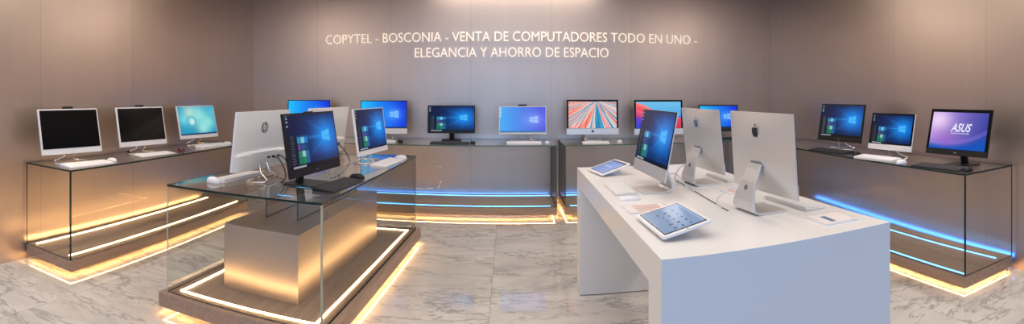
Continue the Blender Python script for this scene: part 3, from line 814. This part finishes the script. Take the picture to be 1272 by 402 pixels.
keyboard((-.975, 2.83, GT), 83, .42, .135, 'black keyboard on the glass table before the black computer', body='black_plastic', keys='key_black')
mouse((-.955, 3.115, GT), 83, 'black mouse on the glass table beside the black keyboard', mat='black_plastic', wheel='black_glass')
keyboard((-.925, 3.85, GT), 83, .42, .13, 'white keyboard at the far right edge of the glass table')
mouse((-.885, 4.13, GT), 83, 'white mouse at the far corner of the glass table')
def cable(pts, r, mat, label, parent=None):
    # smooth a polyline
    P = [Vector(p) for p in pts]; out = []
    for i in range(len(P) - 1):
        p0, p1, p2, p3 = P[max(0, i - 1)], P[i], P[i + 1], P[min(len(P) - 1, i + 2)]
        for k in range(6):
            t = k / 6
            out.append(0.5 * ((2 * p1) + (-p0 + p2) * t + (2 * p0 - 5 * p1 + 4 * p2 - p3) * t * t + (-p0 + 3 * p1 - 3 * p2 + p3) * t ** 3))
    out.append(P[-1])
    return tag(MB().tube(out, r, 8).build('cable', mat, smooth=True), label, 'cable')
cable([(-1.485, 2.97, .90), (-1.45, 2.975, .895), (-1.41, 2.97, .85), (-1.37, 2.93, .79), (-1.35, 2.86, GT + .005), (-1.34, 2.80, GT + .004)], .004, 'rubber', 'black cable leaving the back of the nearest white computer on the glass table')
cable([(-1.485, 3.02, .90), (-1.44, 3.03, .90), (-1.40, 3.04, .84), (-1.37, 3.01, .79), (-1.33, 2.98, GT + .005)], .004, 'rubber', 'second black cable behind the nearest white computer on the glass table')
cable([(-1.40, 3.92, .90), (-1.35, 3.93, .89), (-1.29, 3.92, .83), (-1.24, 3.86, GT + .006)], .004, 'rubber', 'black cable behind the half hidden white computer on the glass table')

# white table
IM = dict(frame='alu', chin=.062, side=.018, top=.018, glassy='black_glass', stand='sheet', bulge=.028, edge=.006)
computer((.715, 2.525, WT), -88, 11, .525, .338, .082, 'silver computer with dark blue desktop facing left on the white table', GW, pic=pic_dark, **{**IM, 'side': .006, 'top': .006})
computer((1.085, 2.645, WT), 93, 6, .495, .341, .078, 'silver computer seen from behind with blue fruit emblem, farther one on the white table', GW, rear=True, fruit=(.043, .0325, .262, 'print_blue', -1), **IM)
computer((1.07, 1.93, WT), 95, 4, .488, .345, .078, 'silver computer seen from behind with black fruit emblem, nearest on the white table', GW, rear=True, fruit=(.043, .0325, .262, 'logo_dark', -1), **IM)
keyboard((.582, 2.585, WT), -90, .30, .115, 'slim white keyboard on the left edge of the white table', body='alu', th=.008, rise=.008)
mouse((.575, 2.335, WT), -90, 'white mouse beside the slim keyboard on the left edge of the white table', w=.055, l=.105, hgt=.020, wheel=None)
keyboard((1.245, 2.73, WT), 92, .29, .112, 'slim white keyboard on the white table below the farther silver computer', body='alu', th=.008, rise=.010)
keyboard((1.245, 1.965, WT), 94, .33, .112, 'slim white keyboard on the white table beside the nearest silver computer', body='alu', th=.007, rise=.010)
tablet((.635, 3.13, WT), -79, .25, .20, 16, .016, pic_tablet_plain, 'small white tablet with plain blue screen at the far left corner of the white table')
tablet((.605, 1.80, WT), -88, .33, .190, 13, .018, pic_tablet, 'large white tablet with small dark icons at the near left edge of the white table')
def leaflet(cx, cy, w, d, yaw, label, blue=False):
    r = empty('leaflet_holder', (cx, cy, WT), radians(yaw), label, 'leaflet', 'leaflets in clear holders on the white table')
    MB().prism(rrect(-w / 2, w / 2, -d / 2, d / 2, .006), 0, .005).build('holder', 'acrylic', r)
    MB().box(-w / 2 + .012, w / 2 - .012, -d / 2 + .010, d / 2 - .010, .005, .0062).build('leaflet', 'paper', r)
    mb = MB()
    if blue: mb.box(-w * .34, w * .18, d * .08, d * .22, .0062, .0068)
    else:
        for k in range(3): mb.box(-w * .36 + k * w * .25, -w * .36 + k * w * .25 + w * .18, -d * .30, d * .28, .0062, .0066)
    mb.build('printed_block', 'print_blue' if blue else 'print_red', r)
leaflet(.600, 2.13, .155, .20, 92, 'clear leaflet holder between the mouse and the large tablet on the white table')
leaflet(1.215, 1.640, .165, .160, 88, 'clear leaflet holder with a blue block at the near right corner of the white table', True)
leaflet(1.115, 2.335, .13, .10, 90, 'clear leaflet holder between the two silver computers seen from behind')
cable([(.968, 2.645, WT + .105), (.935, 2.63, WT + .10), (.90, 2.62, WT + .06), (.91, 2.64, WT + .02), (.930, 2.66, WT + .004), (.952, 2.68, WT + .004)], .0035, 'cable_white', 'white cable running from the stand of the farther silver computer to the slot')
cable([(.955, 1.95, WT + .105), (.92, 1.96, WT + .10), (.885, 2.00, WT + .06), (.89, 2.03, WT + .02), (.912, 2.03, WT + .003)], .0035, 'cable_white', 'white cable running from the stand of the nearest silver computer to the slot')
cable([(.825, 2.50, WT + .085), (.86, 2.49, WT + .085), (.89, 2.47, WT + .045), (.915, 2.45, WT + .012), (.937, 2.42, WT + .004)], .0035, 'cable_white', 'white cable behind the silver computer that shows a blue desktop')

# ------------------------------------------------------------------ lights
def area(name, loc, rot, sx, sy, power, col, spread=180):
    l = bpy.data.lights.new(name, 'AREA'); l.shape = 'RECTANGLE'; l.size = sx; l.size_y = sy; l.energy = power; l.color = col
    l.spread = radians(spread)
    o = bpy.data.objects.new(name, l); COL.objects.link(o); o.location = loc; o.rotation_euler = rot
    return o
area('daylight through the shop front', (-.15, FY + .05, 1.62), (radians(90), 0, 0), 4.8, 1.5, 80, (.17, .47, 1.0))
area('ceiling panel centre', (0, 2.3, CZ - .02), (0, 0, 0), 3.0, 3.0, 52, (1.0, .93, .85))
area('ceiling trough back', (.12, WY - .16, CZ - .02), (0, 0, 0), 1.9, .12, 22, (1.0, .93, .86))
area('ceiling trough left', (LX + .16, 1.9, CZ - .02), (0, 0, 0), .12, 3.4, 52, (1.0, .90, .82))
area('ceiling trough right', (3.02, 1.9, CZ - .02), (0, 0, radians(-3.3)), .12, 3.4, 52, (1.0, .90, .82))
w = bpy.data.worlds.new('world'); bpy.context.scene.world = w; w.use_nodes = True
bg = w.node_tree.nodes['Background']; bg.inputs[0].default_value = (.55, .68, .9, 1); bg.inputs[1].default_value = .5

# ------------------------------------------------------------------ camera: level cylindrical panorama
F, HY, CX = 630.0, 115.0, 630.6
cd = bpy.data.cameras.new('camera'); cam = bpy.data.objects.new('camera', cd); COL.objects.link(cam)
cam.location = (0, 0, 1.32); cam.rotation_euler = (radians(90), 0, 0)
cd.type = 'PANO'; cd.panorama_type = 'CENTRAL_CYLINDRICAL'
cd.central_cylindrical_range_u_min = -CX / F; cd.central_cylindrical_range_u_max = (1272 - CX) / F
cd.central_cylindrical_range_v_min = -(402 - HY) / F; cd.central_cylindrical_range_v_max = HY / F
cd.central_cylindrical_radius = 1.0
cd.clip_start = .01; cd.clip_end = 100
sc = bpy.context.scene
sc.camera = cam
sc.view_settings.view_transform = 'Standard'; sc.view_settings.look = 'None'
sc.view_settings.gamma = 1.0; sc.view_settings.use_curve_mapping = False
sc.view_settings.exposure = EXPO
sc.render.engine = 'CYCLES'
sc.cycles.use_denoising = True
sc.cycles.max_bounces = 10; sc.cycles.transparent_max_bounces = 24; sc.cycles.glossy_bounces = 5
sc.cycles.caustics_reflective = False; sc.cycles.caustics_refractive = False
sc.cycles.sample_clamp_indirect = 6
